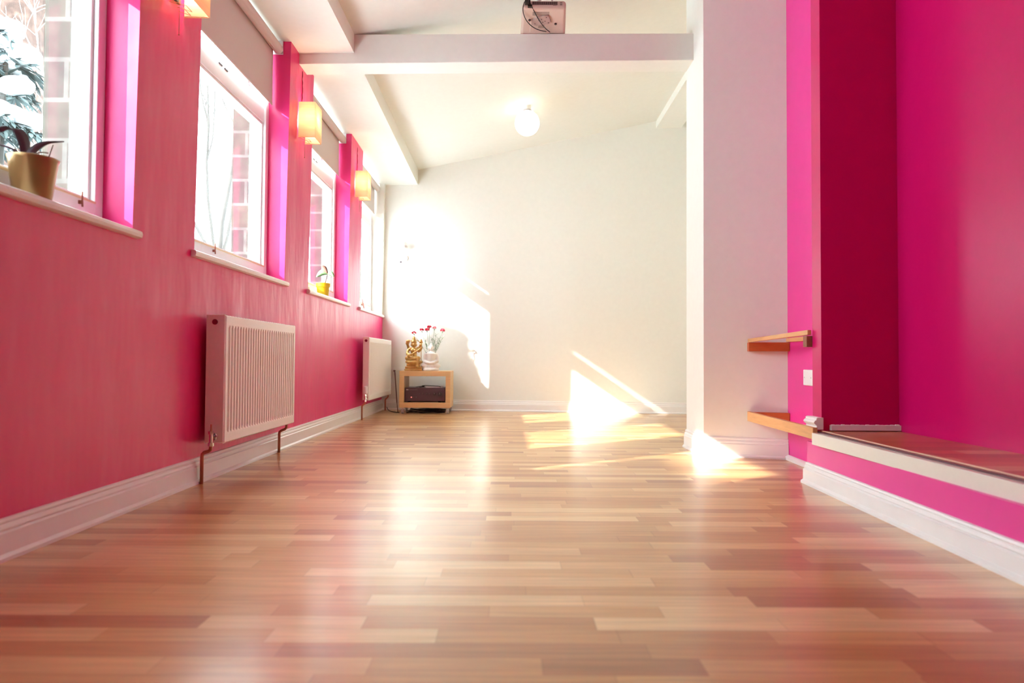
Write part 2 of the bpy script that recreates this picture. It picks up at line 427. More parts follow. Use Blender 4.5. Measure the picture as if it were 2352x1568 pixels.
# baseboards
def skirt_prof(t, h, k=1.0):
    return [(0, 0), (t * 1.5, 0), (t * 1.5, 0.010), (t * 1.15, 0.016), (t, 0.018), (t, h * .66), (t * .72, h * .70), (t * .80, h * .76),
            (t * .62, h * .83), (t * .40, h * .86), (t * .52, h * .92), (t * .4, h * .98), (0, h)]
m = MB().profile(skirt_prof(0.020, 0.112), [(XL, YB, 1, 0), (XL, 7.45, 1, 0)])
st(m.build('baseboard_left', GLOSSW))
nx, ny = -0.119, -0.993
m = MB().profile(skirt_prof(0.018, 0.115), [(-1.40, backY(-1.40), nx, ny), (2.05, backY(2.05), nx, ny)])
st(m.build('baseboard_back', GLOSSW))
# around the pier
m = MB().profile(skirt_prof(0.018, 0.115), [(1.14, 4.41, -1, 0.05), (1.14, 4.02, -1.0, -1.0), (1.583, 3.887, -0.3, -1)])
st(m.build('baseboard_pier', GLOSSW))
m = MB().profile([(0, 0), (.022, 0), (.022, .018), (.010, .026), (0, .028)], [(1.583, 3.88, -1, 0), (1.545, 3.14, -1, 0)])
st(m.build('baseboard_recess', GLOSSW))
# platform skirting (drifts out from the riser towards the camera)
m = MB().profile(skirt_prof(0.020, 0.096), [(1.372, 3.15, -1, 0.3), (1.318, 1.70, -1, 0), (1.20, YB + .3, -1, 0)])
st(m.build('baseboard_right', GLOSSW))
# the far end closes with a small return
m = MB().box(1.44, 1.754, 3.060, 3.0795, 0.248, 0.272)
for k in range(14):
    xx = 1.445 + k * .0222
    m.box(xx, xx + .016, 3.066, 3.0795, 0.27, 0.273 + .003 * random.random())
st(m.build('baseboard_alcove', GLOSSW, bevel=0.003))

# platform
pf = thing('raised_platform', (1.55, 1.5, 0), 'low raised platform with varnished boards and cream front edge along the magenta wall', 'platform')
MB().prism([(1.372, 3.155), (1.755, 3.155), (1.755, YB), (1.20, YB), (1.318, 1.70)][::-1], 0.0, 0.19).build('riser', PINK_LIT, pf)
MB().prism([(1.39, 3.079), (1.754, 3.079), (1.754, YB), (1.39, YB)][::-1], 0.19, 0.245).build('deck', DECKM, pf)
m = MB().box(1.343, 1.372, YB, 3.042, 0.188, 0.240)
m.build('fascia', tag and mat('cream_gloss_edge', (0.80, 0.77, 0.66), 0.3), pf, bevel=0.002)
m = MB().box(1.372, 1.398, YB, 3.075, 0.2, 0.2445)
m.build('nosing_strip', NOSE, pf)
MB().box(1.398, 1.404, YB, 3.07, 0.24, 0.2480).build('edge_strip', mat('pale_wood_edge', (0.72, 0.5, 0.36), 0.4), pf)

# chunk of cut moulding wrapped on the partition end
prof = [(1.405, .305), (1.378, .305), (1.372, .300), (1.374, .295), (1.366, .290), (1.362, .283), (1.366, .276), (1.374, .270), (1.376, .265),
        (1.370, .258), (1.372, .252), (1.405, .252)]
m = MB().sweep([[(x, 3.062, z) for x, z in prof], [(x, 3.172, z) for x, z in prof]])
tag(m.build('dado_moulding', GLOSSW), 'short white moulded block on the end of the partition just above the platform', 'moulding')

# ------------------------------------------------------------------ windows
for i, (a, b) in enumerate(WIN):
    wd = thing('window_%d' % (i + 1), (XF, (a + b) / 2, SILL), kind='structure')
    m = MB(); fw = 0.05
    top = 2.52
    m.box(XO, XF, a, a + fw, SILL - .02, top); m.box(XO, XF, b - fw, b, SILL - .02, top)
    m.box(XO, XF, a + fw, b - fw, SILL - .02, 1.118); m.box(XO, XF, a + fw, b - fw, 2.47, top)
    m.box(XO, XF - .012, a + fw, b - fw, 2.0, 2.124)
    m.box(XF - .005, XF + .008, a + 0.0, b - 0.012, SILL - .01, 1.062)
    m.build('window_frame', PVC, wd, bevel=0.004)
    m = MB(); s_ = 0.016; xa, xb = XO + .02, XF - .018
    for z0, z1 in ((1.118, 2.0), (2.124, 2.47)):
        m.box(xa, xb, a + fw, a + fw + s_, z0, z1); m.box(xa, xb, b - fw - s_, b - fw, z0, z1)
        m.box(xa, xb, a + fw + s_, b - fw - s_, z0, z0 + s_); m.box(xa, xb, a + fw + s_, b - fw - s_, z1 - s_, z1)
    m.build('sash', PVC, wd, bevel=0.003)
    MB().box(XF - .002, XF + .004, a + fw, b - fw, 1.112, 1.119).build('beading', mat('cream_beading', (0.72, 0.58, 0.36), 0.4) if i == 0 else bpy.data.materials['cream_beading'], wd)
    for z0, z1 in ((1.134, 1.984), (2.140, 2.454)):
        MB().box(-1.5625, -1.5575, a + fw + s_, b - fw - s_, z0, z1).build('pane', GLASS, wd)
    m = MB(); y0, y1 = a - .03, b + .03
    if i == 3: y1 = 7.45
    prof = [(XO + .02, SILL - .03), (-1.388, SILL - .03), (-1.379, SILL - .026), (-1.376, SILL - .015), (-1.379, SILL - .004), (-1.388, SILL), (XO + .02, SILL)]
    # board inside the reveal plus horned nose
    inner = [(x, z) for x, z in prof]
    m.sweep([[(x, a, z) for x, z in inner], [(x, b, z) for x, z in inner]])
    nose = [(XL - .001, SILL - .03), (-1.388, SILL - .03), (-1.379, SILL - .026), (-1.376, SILL - .015), (-1.379, SILL - .004), (-1.388, SILL), (XL - .001, SILL)]
    if i != 3: m.sweep([[(x, b, z) for x, z in nose], [(x, y1, z) for x, z in nose]])
    else: m.sweep([[(x, b, z) for x, z in nose], [(x, y1, z) for x, z in nose]])
    m.sweep([[(x, y0, z) for x, z in nose], [(x, a, z) for x, z in nose]])
    m.build('window_sill', GLOSSW, wd)
    # small brass latch on the lower rail
    ly = (2.375, 3.45, 5.5, 6.9)[i]
    m = MB().box(XF + .0, XF + .010, ly - .004, ly + .004, 1.092, 1.104)
    m.tube([(XF + .010, ly, 1.098), (XF + .012, ly, 1.105), (XF + .012, ly, 1.135)], 0.0032, 8)
    m.tube([(XF + .012, ly, 1.105), (XF + .012, ly + .003, 1.082)], 0.0032, 8)
    m.build('latch', mat('tarnished_brass', (0.32, 0.12, 0.08), 0.4, metal=.5) if i == 0 else bpy.data.materials['tarnished_brass'], wd)
    # trickle vent marks
    m = MB()
    for k in range(2):
        yy = a + .50 + k * .07
        MB().box(XF - .013, XF - .008, yy, yy + .04, 2.085, 2.091).build('vent_slot', DARKM, wd)

# roller blinds
BN = ['cream roller blind half down over the nearest window, by the first wall lamp',
      'cream roller blind half down over the window above the near radiator',
      'cream roller blind half down over the window with the yellow plant pot',
      'cream roller blind on the farthest window beside the back wall']
for i, (a, b) in enumerate(WIN):
    bl = thing('roller_blind', (-1.45, (a + b) / 2, 2.12), BN[i], 'blind', 'roller blinds in the window reveals')
    zt = soffz(b) - .055; rr = .030
    m = MB()
    y0, y1 = a + .012, b - .014
    m.tube([(-1.452, y0, zt), (-1.452, y1, zt)], rr, 24)
    m.build('roller', BLIND, bl, smooth=False)
    pts = 14; m = MB()
    zb_ = 2.0 if i == 0 else 2.118
    m.box(-1.4835, -1.4815, y0 + .012, y1 - .012, zb_ + .017, zt + .005)
    m.build('blind_cloth', BLIND, bl)
    MB().box(-1.4855, -1.4795, y0 + .012, y1 - .012, zb_, zb_ + .019).build('hem_bar', BLIND, bl, bevel=.002)
    for yy in (y0 - .010, y1 + .002):
        MB().box(-1.49, -1.425, yy, yy + .008, zt - .03, soffz(b) - .001).build('bracket', PVC, bl)

# ------------------------------------------------------------------ radiators
def radiator(yn, yf, xback, xfront, label, trv):
    rd = thing('radiator', (xfront, (yn + yf) / 2, 0), label, 'radiator', None)
    z0, z1 = 0.172, 0.750
    xf = xfront
    # ribbed front panel
    nr = int(round((yf - yn - .05) / .0333)); pitch = (yf - yn - .05) / nr
    rows = [z0, z0 + .006, z0 + .045, z0 + .062, z1 - .062, z1 - .045, z1 - .006, z1]
    depth = [-.006, 0, 0, 1, 1, 0, 0, -.006]
    cols = [(yn, -.006), (yn + .006, 0), (yn + .022, 0)]
    for k in range(nr):
        y = yn + .025 + k * pitch
        cols += [(y + pitch * .12, 0), (y + pitch * .30, -.012), (y + pitch * .62, -.012), (y + pitch * .80, 0)]
    cols += [(yf - .022, 0), (yf - .006, 0), (yf, -.006)]
    m = MB(); n = len(cols)
    vsx = []
    for z, d in zip(rows, depth):
        for y, c in cols:
            off = c if d == 1 else (min(c, d) if (d < 0 or abs(c) == .006) else 0)
            vsx.append((xf + off, y, z))
    fs = [(r * n + c, r * n + c + 1, (r + 1) * n + c + 1, (r + 1) * n + c) for r in range(len(rows) - 1) for c in range(n - 1)]
    m.add(vsx, fs)
    m.box(xf - .020, xf - .0135, yn + .003, yf - .003, z0 + .003, z1 - .003)
    m.build('front_panel', RADW, rd)
    if xfront - xback > .08:
        MB().box(xback, xback + .012, yn + .01, yf - .01, z0, z1 - .005).build('back_panel', RADW, rd, bevel=.003)
    # side cover plate, with the tapping hole
    for yy, nm in ((yn, -1), (yf, 1)):
        MB().box(xback + .004, xf - .004, min(yy, yy - nm * .012) - (.002 if nm < 0 else 0), max(yy, yy - nm * .012), z0 + .004, z1 + .002).build('side_panel', RADW, rd, bevel=.003)
    # top grille
    m = MB(); xa, xb = xback + .008, xf - .008
    m.box(xa, xa + .006, yn + .012, yf - .012, z1 - .006, z1); m.box(xb - .006, xb, yn + .012, yf - .012, z1 - .006, z1)
    k = yn + .012
    while k < yf - .02:
        m.box(xa, xb, k, k + .008, z1 - .006, z1 - .001); k += .02
    m.build('top_grille', RADW, rd)
    xm = (xback + xf) / 2 + .002
    MB().disc((xm, yn - .0150, z1 - .032), (0, 1, 0), .0125, .004, 20).build('air_vent', mat('maroon_plug', (0.22, 0.01, 0.03), 0.4) if 'maroon_plug' not in bpy.data.materials else bpy.data.materials['maroon_plug'], rd)
    # valve and pipes
    xv = xm + .004; yv = yn - .042
    vl = MB().tube([(xv, yv, .165), (xv, yv, .178), (xv, yv, .180), (xv, yv, .232)], [.011, .011, .0085, .0085], 14)
    vl.tube([(xv, yv, .205), (xv, yn + .004, .205)], .0085, 12); vl.tube([(xv, yn - .020, .205), (xv, yn - .011, .205)], .018, 18)
    vl.tube([(xv, yv, .166), (xv, yv, .182)], .0125, 6); vl.tube([(xv, yv, .218), (xv, yv, .232)], .012, 6)
    vo = vl.build('valve', CHROME, rd)
    if trv:
        MB().tube([(xv, yv, .232), (xv, yv, .240), (xv, yv, .243), (xv, yv, .30), (xv, yv, .306)], [.013, .016, .021, .020, .014], 20).build('thermostat_head', SOCK, vo)
    else:
        MB().tube([(xv, yv, .232), (xv, yv, .236), (xv, yv, .262)], [.007, .0045, .0035], 10).build('spindle', COPPER, vo)
    xp = max(xback + .01, -1.362)
    r_ = .0078
    if not trv: xp = -1.362
    P = [(xp, yv, 0), (xp, yv, .118), (xp + .002, yv, .130), (xp + .010, yv, .138), (xv - .010, yv, .143), (xv - .002, yv, .150), (xv, yv, .170)]
    MB().tube(P, r_, 12).build('pipe', COPPER, rd, smooth=True)
    ye = yf - .03
    P = [(xp, ye, 0), (xp, ye, .110), (xp + .003, ye, .121), (xp + .012, ye + .004, .128), (xv - .01, ye + .01, .135), (xv, ye + .012, .145), (xv, ye + .012, .178)]
    MB().tube(P, r_, 12).build('pipe', COPPER, rd, smooth=True)
    return rd
radiator(3.08, 4.08, -1.375, -1.283, 'large white ribbed radiator nearest on the pink wall, under the second window', False)
radiator(6.22, 7.36, -1.345, -1.280, 'smaller white radiator at the far end of the pink wall near the back corner', True)

# ------------------------------------------------------------------ wall lamps
lm = thing('wall_lamp', (XL + .016, 4.385, 1.985), 'lit woven paper box lamp on the middle pink pier under the cross beam', 'wall lamp', 'paper wall lamps', local=True)
m = MB(); D, W_, H_ = .112, .152, .232; t = .0022
m.box(.004, D, 0, t, 0, H_); m.box(D - t, D, t, W_ - t, 0, H_); m.box(.004, D, W_ - t, W_, 0, H_)
m.build('lamp_shade', SHADE, lm)
m = MB()
q = .0014
m.tube([(.004, .004, .004), (D - .004, .004, .004), (D - .004, W_ - .004, .004), (.004, W_ - .004, .004)], q, 6)
m.tube([(0, .03, .008), (.05, .03, -.010), (.05, .11, -.010), (0, .11, .008)], q, 6)
m.tube([(0, .05, .02), (.06, .05, .0), (.06, .1, .0), (0, .1, .02)], q, 6)
m.build('wire_frame', mat('lamp_wire', (0.45, 0.3, 0.18), 0.4, metal=.6), lm)
m = MB().box(-.0, .012, .045, .105, .03, .16); m.box(.012, .05, .065, .085, .05, .07)
m.build('wall_bracket', DARKM, lm, bevel=.002)
MB().ball((.058, .076, .135), (.022, .022, .034), 16, 12).build('bulb', BULB, lm, smooth=True)
MB().tube([(.058, .076, .07), (.058, .076, .105)], .013, 12).build('lamp_holder', PVC, lm)
m = MB().tube([(.03, .055, .03), (.03, .055, -.115)], .0013, 6); m.ball((.03, .055, -.117), .003, 8, 6)
m.build('pull_chain', mat('chain_metal', (0.35, 0.14, 0.10), 0.4, metal=.5), lm)
pts = [(.0025 + .004 * abs(math.sin(k * 1.3)), .072 + .004 * math.sin(k * 0.9), .16 + k * .0205) for k in range(16)]
pts[-1] = (.004, .07, .46)
MB().tube(pts, .0032, 6).build('cable', mat('red_painted_cable', (0.35, 0.01, 0.05), 0.5), lm, smooth=True)
dup(lm, (XL + .016, 2.69, 1.985), 'lit woven paper box lamp nearest the camera, cut by the top of the picture')
dup(lm, (XL + .016, 6.005, 1.985), 'lit woven paper box lamp farthest away, on the last pink pier')

# ------------------------------------------------------------------ ceiling globe lamp
gx, gy = .14, 6.1; cz = ceilz(gx, gy)
gl = thing('ceiling_light', (gx, gy, cz - .13), 'lit white glass globe lamp on the white ceiling beyond the cross beam', 'ceiling light')
MB().ball((gx, gy, cz - .152), .112, 36, 24).build('globe', GLOBE, gl, smooth=True)
m = MB().tube([(gx, gy, cz - .045), (gx, gy, cz + .012)], .036, 28)
m.build('ceiling_mount', GLOSSW, gl)
MB().tube([(gx, gy, cz - .05), (gx, gy, cz - .034)], .042, 28).build('collar', SILV, gl)

# ------------------------------------------------------------------ projector on the beam
pz = 2.632
pj = thing('projector', (.19, 4.13, pz), 'pale projector with trailing black leads above the white cross beam', 'projector')
X0, X1, Y0, Y1 = .060, .318, 3.985, 4.283
Y2 = 4.40
MB().hexa([(X0, Y0, pz), (X1, Y0, pz), (X1 + .026, Y2, pz), (X0 - .006, Y2, pz)],
          [(X0, Y0, pz + .05), (X1, Y0, pz + .05), (X1 + .026, Y2, pz + .05), (X0 - .006, Y2, pz + .05)]).build('body', PROJ, pj, bevel=.017, segs=4)
z_ = pz
m = MB().box(.117, .268, Y0 - .001, Y0 + .004, pz + .0205, pz + .041)
m.build('vent_grille', PROJD, pj)
m = MB()
for k in range(13): m.box(.121 + k * .0112, .127 + k * .0112, Y0 - .0018, Y0, pz + .023, pz + .039)
m.build('port_row', DARKM, pj)
MB().box(.240, .262, Y0 - .0012, Y0 + .003, pz + .017, pz + .019).build('slot', PROJD, pj)
MB().box(.122, .222, 4.025, 4.068, z_ - .001, z_ + .001).build('label', LABELM, pj)
MB().box(.163, .199, 4.182, 4.222, z_ - .001, z_ + .001).build('label', LABELM, pj)
m = MB()
for q_ in range(6):
    m.box(.283 + (q_ % 3) * .0045, .2855 + (q_ % 3) * .0045, Y0 - .0012, Y0 + .001, pz + .019 + (q_ // 3) * .011, pz + .026 + (q_ // 3) * .011)
m.build('printed_mark', DARKM, pj)
m = MB().prism([(.150, 4.075), (.212, 4.055), (.222, 4.065), (.236, 4.13), (.226, 4.16), (.185, 4.172), (.140, 4.185), (.120, 4.17), (.118, 4.12)], z_ - .008, z_)
mp_ = m.build('mounting_plate', mat('plate_metal', (0.50, 0.36, 0.33), 0.4, metal=.3), pj, bevel=.002)
for a_, c_ in ((.206, 4.075), (.163, 4.115), (.187, 4.135), (.200, 4.12), (.222, 4.14), (.14, 4.155), (.178, 4.10)):
    MB().tube([(a_, c_, z_ - .0095), (a_, c_, z_ - .006)], .0035, 10).build('screw', DARKM, mp_)
for a_, c_ in ((.106, 4.12), (.268, 4.165)):
    MB().tube([(a_, c_, z_ - .007), (a_, c_, z_)], .0075, 14).build('foot', DARKM, pj)
MB().box(.112, .114, 4.14, Y1 - .01, z_ - .001, z_ + .001).build('seam', GLOSSW, pj)
m = MB().box(.074, .097, 3.955, 3.99, pz + .020, pz + .045); m.box(.091, .117, 3.965, 3.988, pz + .002, pz + .014); m.tube([(.085, 3.97, pz + .04), (.09, 3.955, pz + .20)], .007, 8)
m.tube([(.104, 3.975, pz + .012), (.101, 3.965, pz + .05), (.096, 3.95, pz + .19)], .0055, 8)
m.build('plug', BLACK, pj, bevel=.002)
def bez(p, n=18):
    out = []
    for k in range(n + 1):
        t_ = k / n; q_ = [Vector(v) for v in p]
        while len(q_) > 1: q_ = [q_[i].lerp(q_[i + 1], t_) for i in range(len(q_) - 1)]
        out.append(q_[0])
    return out
MB().tube(bez([(.084, 3.96, pz + .040), (.035, 3.97, pz - .005), (.070, 4.10, pz - .030), (.125, 4.19, pz - .030), (.215, 4.262, pz - .004)]), .0027, 8).build('cable', BLACK, pj, smooth=True)
MB().tube(bez([(.095, 3.96, pz + .035), (.120, 3.96, pz - .002), (.155, 4.09, pz - .034), (.205, 4.19, pz - .020), (.238, 4.268, pz - .004)]), .0027, 8).build('cable', BLACK, pj, smooth=True)
MB().tube([(.165, 4.13, pz + .045), (.165, 4.13, ceilz(.165, 4.13) + .01)], .014, 14).build('ceiling_rod', SILV, pj)
MB().tube([(.245, 4.13, pz + .045), (.245, 4.13, ceilz(.245, 4.13) + .01)], .006, 10).build('ceiling_rod', SILV, pj)

# ------------------------------------------------------------------ wooden shelf battens between pier and partition
sh = thing('shelf_frame', (1.45, 3.5, .61), 'upper open wooden shelf frame on battens between the white pier and the partition', 'shelf frame', 'wooden shelf frames in the pink recess')
m = MB().hexa([(1.368, 3.93, .664), (1.388, 3.93, .664), (1.402, 3.172, .680), (1.383, 3.172, .680)][::1],
              [(1.368, 3.93, .684), (1.388, 3.93, .684), (1.402, 3.172, .703), (1.383, 3.172, .703)])
m.build('front_rail', PINE, sh, bevel=.002)
MB().hexa([(1.535, 3.18, .665), (1.548, 3.18, .665), (1.58, 3.87, .665), (1.565, 3.87, .665)],
          [(1.535, 3.18, .692), (1.548, 3.18, .692), (1.58, 3.87, .686), (1.565, 3.87, .686)]).build('back_rail', PINE, sh, bevel=.002)
m = MB().prism([(1.368, 3.912), (1.578, 3.848), (1.583, 3.884), (1.371, 3.948)], .612, .663)
m.build('batten', PINED, sh, bevel=.002)
m = MB().box(1.379, 1.535, 3.172, 3.212, .624, .676); m.build('batten', ENDGR, sh, bevel=.002)
s2 = thing('shelf_frame', (1.45, 3.5, .21), 'lower open wooden shelf frame whose rail runs to the platform corner', 'shelf frame', 'wooden shelf frames in the pink recess')
m = MB().hexa([(1.365, 3.93, .212), (1.385, 3.93, .212), (1.371, 3.045, .210), (1.349, 3.045, .210)],
              [(1.365, 3.93, .267), (1.385, 3.93, .267), (1.371, 3.045, .262), (1.349, 3.045, .262)])
m.build('front_rail', PINE, s2, bevel=.002)
m = MB().prism([(1.386, 3.908), (1.578, 3.850), (1.583, 3.884), (1.388, 3.943)], .212, .264); m.build('batten', PINED, s2, bevel=.002)

# blank socket plate
so = thing('socket_plate', (1.553, 3.56, .43), 'white blank socket plate on the pink recess wall below the upper shelf frame', 'socket')
MB().hexa([(1.549, 3.495, .430), (1.570, 3.495, .430), (1.575, 3.625, .430), (1.556, 3.625, .430)],
          [(1.549, 3.495, .513), (1.570, 3.495, .513), (1.575, 3.625, .513), (1.556, 3.625, .513)]).build('plate', SOCK, so, bevel=.004)
m = MB()
for yy in (3.515, 3.605): MB().tube([(1.5475 + (yy - 3.495) * .054, yy, .4715), (1.556 + (yy - 3.495) * .05, yy, .4715)], .003, 10).build('screw', SILV, so)

# ------------------------------------------------------------------ cabinet on castors with amplifier
cb = thing('side_table', (-.86, 7.1, 0), 'small birch open cube table on castors in the back corner', 'table')
A, B_, C_, D_ = -1.118, -.602, 6.90, 7.27; T = .052; zb, zt = .062, .432
m = MB(); m.box(A, B_, C_, D_, zt - T, zt); m.build('table_top', BIRCH, cb, bevel=.002)
MB().box(A, B_, C_, D_, zb, zb + T).build('base', BIRCH, cb, bevel=.002)
MB().box(A, A + T * .92, C_, D_, zb + T, zt - T).build('side_panel', BIRCH, cb, bevel=.002)
MB().box(B_ - T * .92, B_, C_, D_, zb + T, zt - T).build('side_panel', BIRCH, cb, bevel=.002)
for cx, cyy in ((A + .03, C_ + .035), (B_ - .03, C_ + .035), (A + .03, D_ - .035), (B_ - .03, D_ - .035)):
    ca = MB().box(cx - .018, cx + .018, cyy - .018, cyy + .018, zb - .006, zb)
    ca.tube([(cx, cyy, zb - .005), (cx, cyy, zb - .022)], .006, 8); ca.box(cx - .016, cx - .012, cyy - .012, cyy + .02, .022, zb - .018)
    ca.box(cx + .012, cx + .016, cyy - .012, cyy + .02, .022, zb - .018); ca.box(cx - .016, cx + .016, cyy - .008, cyy + .016, zb - .022, zb - .018)
    co = ca.build('castor', CHROME, cb)
    MB().tube([(cx - .011, cyy + .006, .024), (cx + .011, cyy + .006, .024)], .024, 20).build('wheel', SILV, co, smooth=False)

am = thing('amplifier', (-.86, 7.07, .114), 'dark brown stereo amplifier with a row of knobs inside the birch table', 'amplifier')
a0, a1 = -1.067, -.656; y0 = 6.925; z0 = .114
MB().box(a0, a1, y0 + .012, 7.26, z0 + .014, z0 + .148).build('case', AMP, am, bevel=.004)
MB().box(a0, a1, y0, y0 + .014, z0 + .012, z0 + .150).build('front_panel', AMP, am, bevel=.004)
MB().box(a0 + .015, a0 + .13, y0 - .0012, y0 + .001, z0 + .127, z0 + .129).build('trim_line', SILV, am)
MB().box(a0 + .017, a0 + .038, y0 - .0018, y0 + .001, z0 + .124, z0 + .132).build('badge', PAPER, am)
for k, (u, zz, rr, ln) in enumerate([(.155, .085, .006, .008), (.188, .085, .0075, .012), (.224, .085, .0075, .012), (.258, .085, .0075, .012), (.303, .085, .0165, .014), (.358, .083, .024, .018),
                                     (.093, .050, .007, .010), (.120, .050, .007, .010)]):
    kn = MB().tube([(a0 + u, y0 - ln, z0 + zz), (a0 + u, y0, z0 + zz)], [rr * .92, rr], 20).build('knob', DARKM, am)
    MB().box(a0 + u - .0012, a0 + u + .0012, y0 - ln - .001, y0 - ln + .001, z0 + zz, z0 + zz + rr * .85).build('pointer', SILV, kn)
MB().tube([(a0 + .070, y0 - .004, z0 + .052), (a0 + .070, y0, z0 + .052)], .006, 14).build('power_button', mat('red_lens', (0.8, 0.25, 0.25), 0.3, emit=(1, .3, .25), estr=.6), am)
for xx in (a0 + .04, a1 - .06):
    for yy in (y0 + .04, 7.2): MB().tube([(xx, yy, z0), (xx, yy, z0 + .015)], .016, 14).build('foot', BLACK, am)
m = MB().box(-.86, -.69, 6.95, 7.12, z0 + .1485, z0 + .155)
for k in range(3): m.box(-.855 + k * .002, -.695 + k * .003, 6.952, 7.12, z0 + .155 + k * .002, z0 + .1565 + k * .002)
tag(m.build('paper_stack', PAPER), 'thin pile of white papers lying on the amplifier', 'papers')
m = MB().tube([(-.96, 6.99, z0 + .154), (-.93, 6.97, z0 + .158), (-.89, 6.96, z0 + .163), (-.87, 6.97, z0 + .17), (-.83, 6.98, z0 + .168), (-.78, 6.96, z0 + .166), (-.73, 6.94, z0 + .1652), (-.70, 6.93, z0 + .158)], .0035, 8)
m.ball((-.885, 6.965, z0 + .162), (.016, .012, .010), 12, 8)
m.tube([(-.885, 6.965, z0 + .160), (-.90, 6.95, z0 + .154), (-.92, 6.95, z0 + .153)], .003, 6)
tag(m.build('cable', BLACK, smooth=True), 'knotted thin black lead lying across the top of the amplifier', 'cable')
# leads on the floor below the table
m = MB()
rnd = random.Random(3)
for k in range(6):
    pts = []; yy = 6.97 + .045 * k
    for q_ in range(12):
        pts.append((A + .07 + q_ * .035 + rnd.uniform(-.008, .008), yy + .03 * math.sin(q_ * .9 + k * 1.7), .0065 + .004 * k + .006 * abs(math.sin(q_ * .7 + k))))
    m.tube(pts, .0048, 8)
tag(m.build('cable', BLACK, smooth=True), 'tangle of black leads on the floor under the birch table', 'cables')
m = MB().tube(bez([(-1.13, 7.0, .006), (-1.18, 6.96, .008), (-1.24, 7.0, .02), (-1.28, 7.2, .012), (-1.33, 7.40, .03)]), .0045, 8)
tag(m.build('cable', BLACK, smooth=True), 'black lead on the floor between the small radiator and the birch table', 'cable')
m = MB().tube([(-1.195, 7.06, .424), (-1.19, 7.06, .415), (-1.160, 7.03, .10)], [.004, .006, .005], 8); m.ball((-1.195, 7.06, .43), (.013, .010, .009), 12, 8)
m.tube([(-1.160, 7.03, .10), (-1.150, 7.03, .004)], .004, 8)
tag(m.build('aerial_rod', mat('dark_red_rod', (0.10, 0.03, 0.03), 0.4)), 'thin dark upright rod leaning left of the birch table', 'rod')
# white trunking on the back wall behind the radiator
m = MB().prism([(-1.38, backY(-1.38) - .018), (-1.10, backY(-1.10) - .018), (-1.10, backY(-1.10) + .01), (-1.38, backY(-1.38) + .01)], .43, .455)
tag(m.build('cable_trunking', GLOSSW), 'short white cable trunking strip on the back wall by the small radiator', 'trunking')

# brass statue: seated four-armed lute player on a lotus base
def P3(x, y, z): return (x, y, z)
bs = thing('brass_statue', (-.988, 7.02, .432), 'brass statue of a seated crowned lute player on a tiered base', 'statue', local=True)
m = MB()
m.box(-.078, .078, -.05, .05, 0, .018); m.box(-.072, .072, -.045, .045, .018, .040); m.box(-.06, .06, -.04, .04, .04, .062)
m.build('pedestal', BRASS, bs, bevel=.006, segs=3)
m = MB().lathe([(.055, .058), (.066, .066), (.068, .078), (.058, .090), (.050, .094)], (0, 0, 0), 28)
for k in range(18):
    a_ = k * 2 * math.pi / 18; m.ball((.064 * math.cos(a_), .050 * math.sin(a_), .078), (.012, .012, .014), 8, 6)
m.build('lotus_seat', BRASS, bs, smooth=True)
m = MB()
# crossed leg, hanging leg, torso, head with crown, four arms
m.ball((-.022, -.012, .108), (.040, .030, .018)); m.ball((.020, -.02, .108), (.030, .030, .017))
m.tube([(-.03, .0, .108), (-.055, -.02, .110), (-.02, -.04, .104), (.02, -.04, .100)], [.018, .019, .015, .010], 12)
m.tube([(.02, -.005, .108), (.042, -.032, .110), (.035, -.045, .075), (.034, -.048, .040), (.036, -.058, .034)], [.018, .018, .012, .009, .009], 12)
m.tube([(0, 0, .10), (0, .002, .125), (.0, .0, .150), (-.002, .0, .182), (-.002, .0, .200)], [.032, .024, .021, .030, .020], 16)
m.ball((-.014, -.022, .176), .013); m.ball((.012, -.022, .176), .013)
m.tube([(-.002, 0, .195), (-.002, 0, .214)], [.011, .010], 12)
m.ball((-.002, -.003, .232), (.019, .020, .024))
m.tube([(-.002, -.001, .246), (-.002, 0, .256), (-.002, 0, .270), (-.002, 0, .290), (-.002, 0, .302)], [.022, .021, .014, .008, .003], 14)
m.ball((-.002, -.023, .229), (.004, .005, .006)); m.ball((-.022, 0, .226), (.005, .006, .010)); m.ball((.018, 0, .226), (.005, .006, .010))
# right side arms (picture left)
m.tube([(-.028, 0, .194), (-.052, -.008, .178), (-.056, -.03, .150), (-.03, -.05, .140), (-.008, -.052, .138)], [.012, .010, .009, .008, .007], 10)
m.tube([(-.026, .01, .196), (-.050, .015, .200), (-.058, .005, .226), (-.056, -.004, .250)], [.010, .009, .008, .007], 10)
m.ball((-.057, -.005, .256), (.012, .008, .012)); m.ball((-.046, -.005, .262), (.008, .006, .008)); m.ball((-.064, -.004, .240), (.008, .006, .010))
# left side arms
m.tube([(.026, 0, .194), (.044, -.012, .172), (.060, -.034, .186), (.072, -.046, .204)], [.012, .010, .009, .008], 10)
m.tube([(.024, .01, .196), (.046, .014, .206), (.058, .004, .228), (.060, -.002, .246)], [.010, .009, .008, .007], 10)
m.ball((.061, -.003, .252), (.012, .009, .012)); m.ball((.062, -.003, .268), (.007, .006, .008))
fg = m.build('figure', BRASS, bs, remesh=.0032)
dm = fg.modifiers.new('Fuller', 'DISPLACE'); dm.strength = .0035; dm.mid_level = 0.0
m = MB()
m.tube([(-.045, -.056, .128), (.0, -.058, .153), (.05, -.056, .184), (.078, -.054, .210)], .0058, 10)
m.ball((.066, -.05, .226), (.013, .012, .016)); m.ball((-.040, -.052, .130), (.016, .014, .018))
m.build('lute', BRASS, bs, smooth=True)
m = MB()
arc = [(.060 * math.cos(a_), .022, .205 + .068 * math.sin(a_)) for a_ in [math.pi * k / 18 for k in range(19)]]
m.tube([(.060, .022, .09)] + arc + [(-.060, .022, .09)], .0026, 8)
for k in range(0, 19, 3): m.ball(arc[k], (.005, .004, .005), 8, 6)
bs.scale = (1.17, 1.17, 1.17)
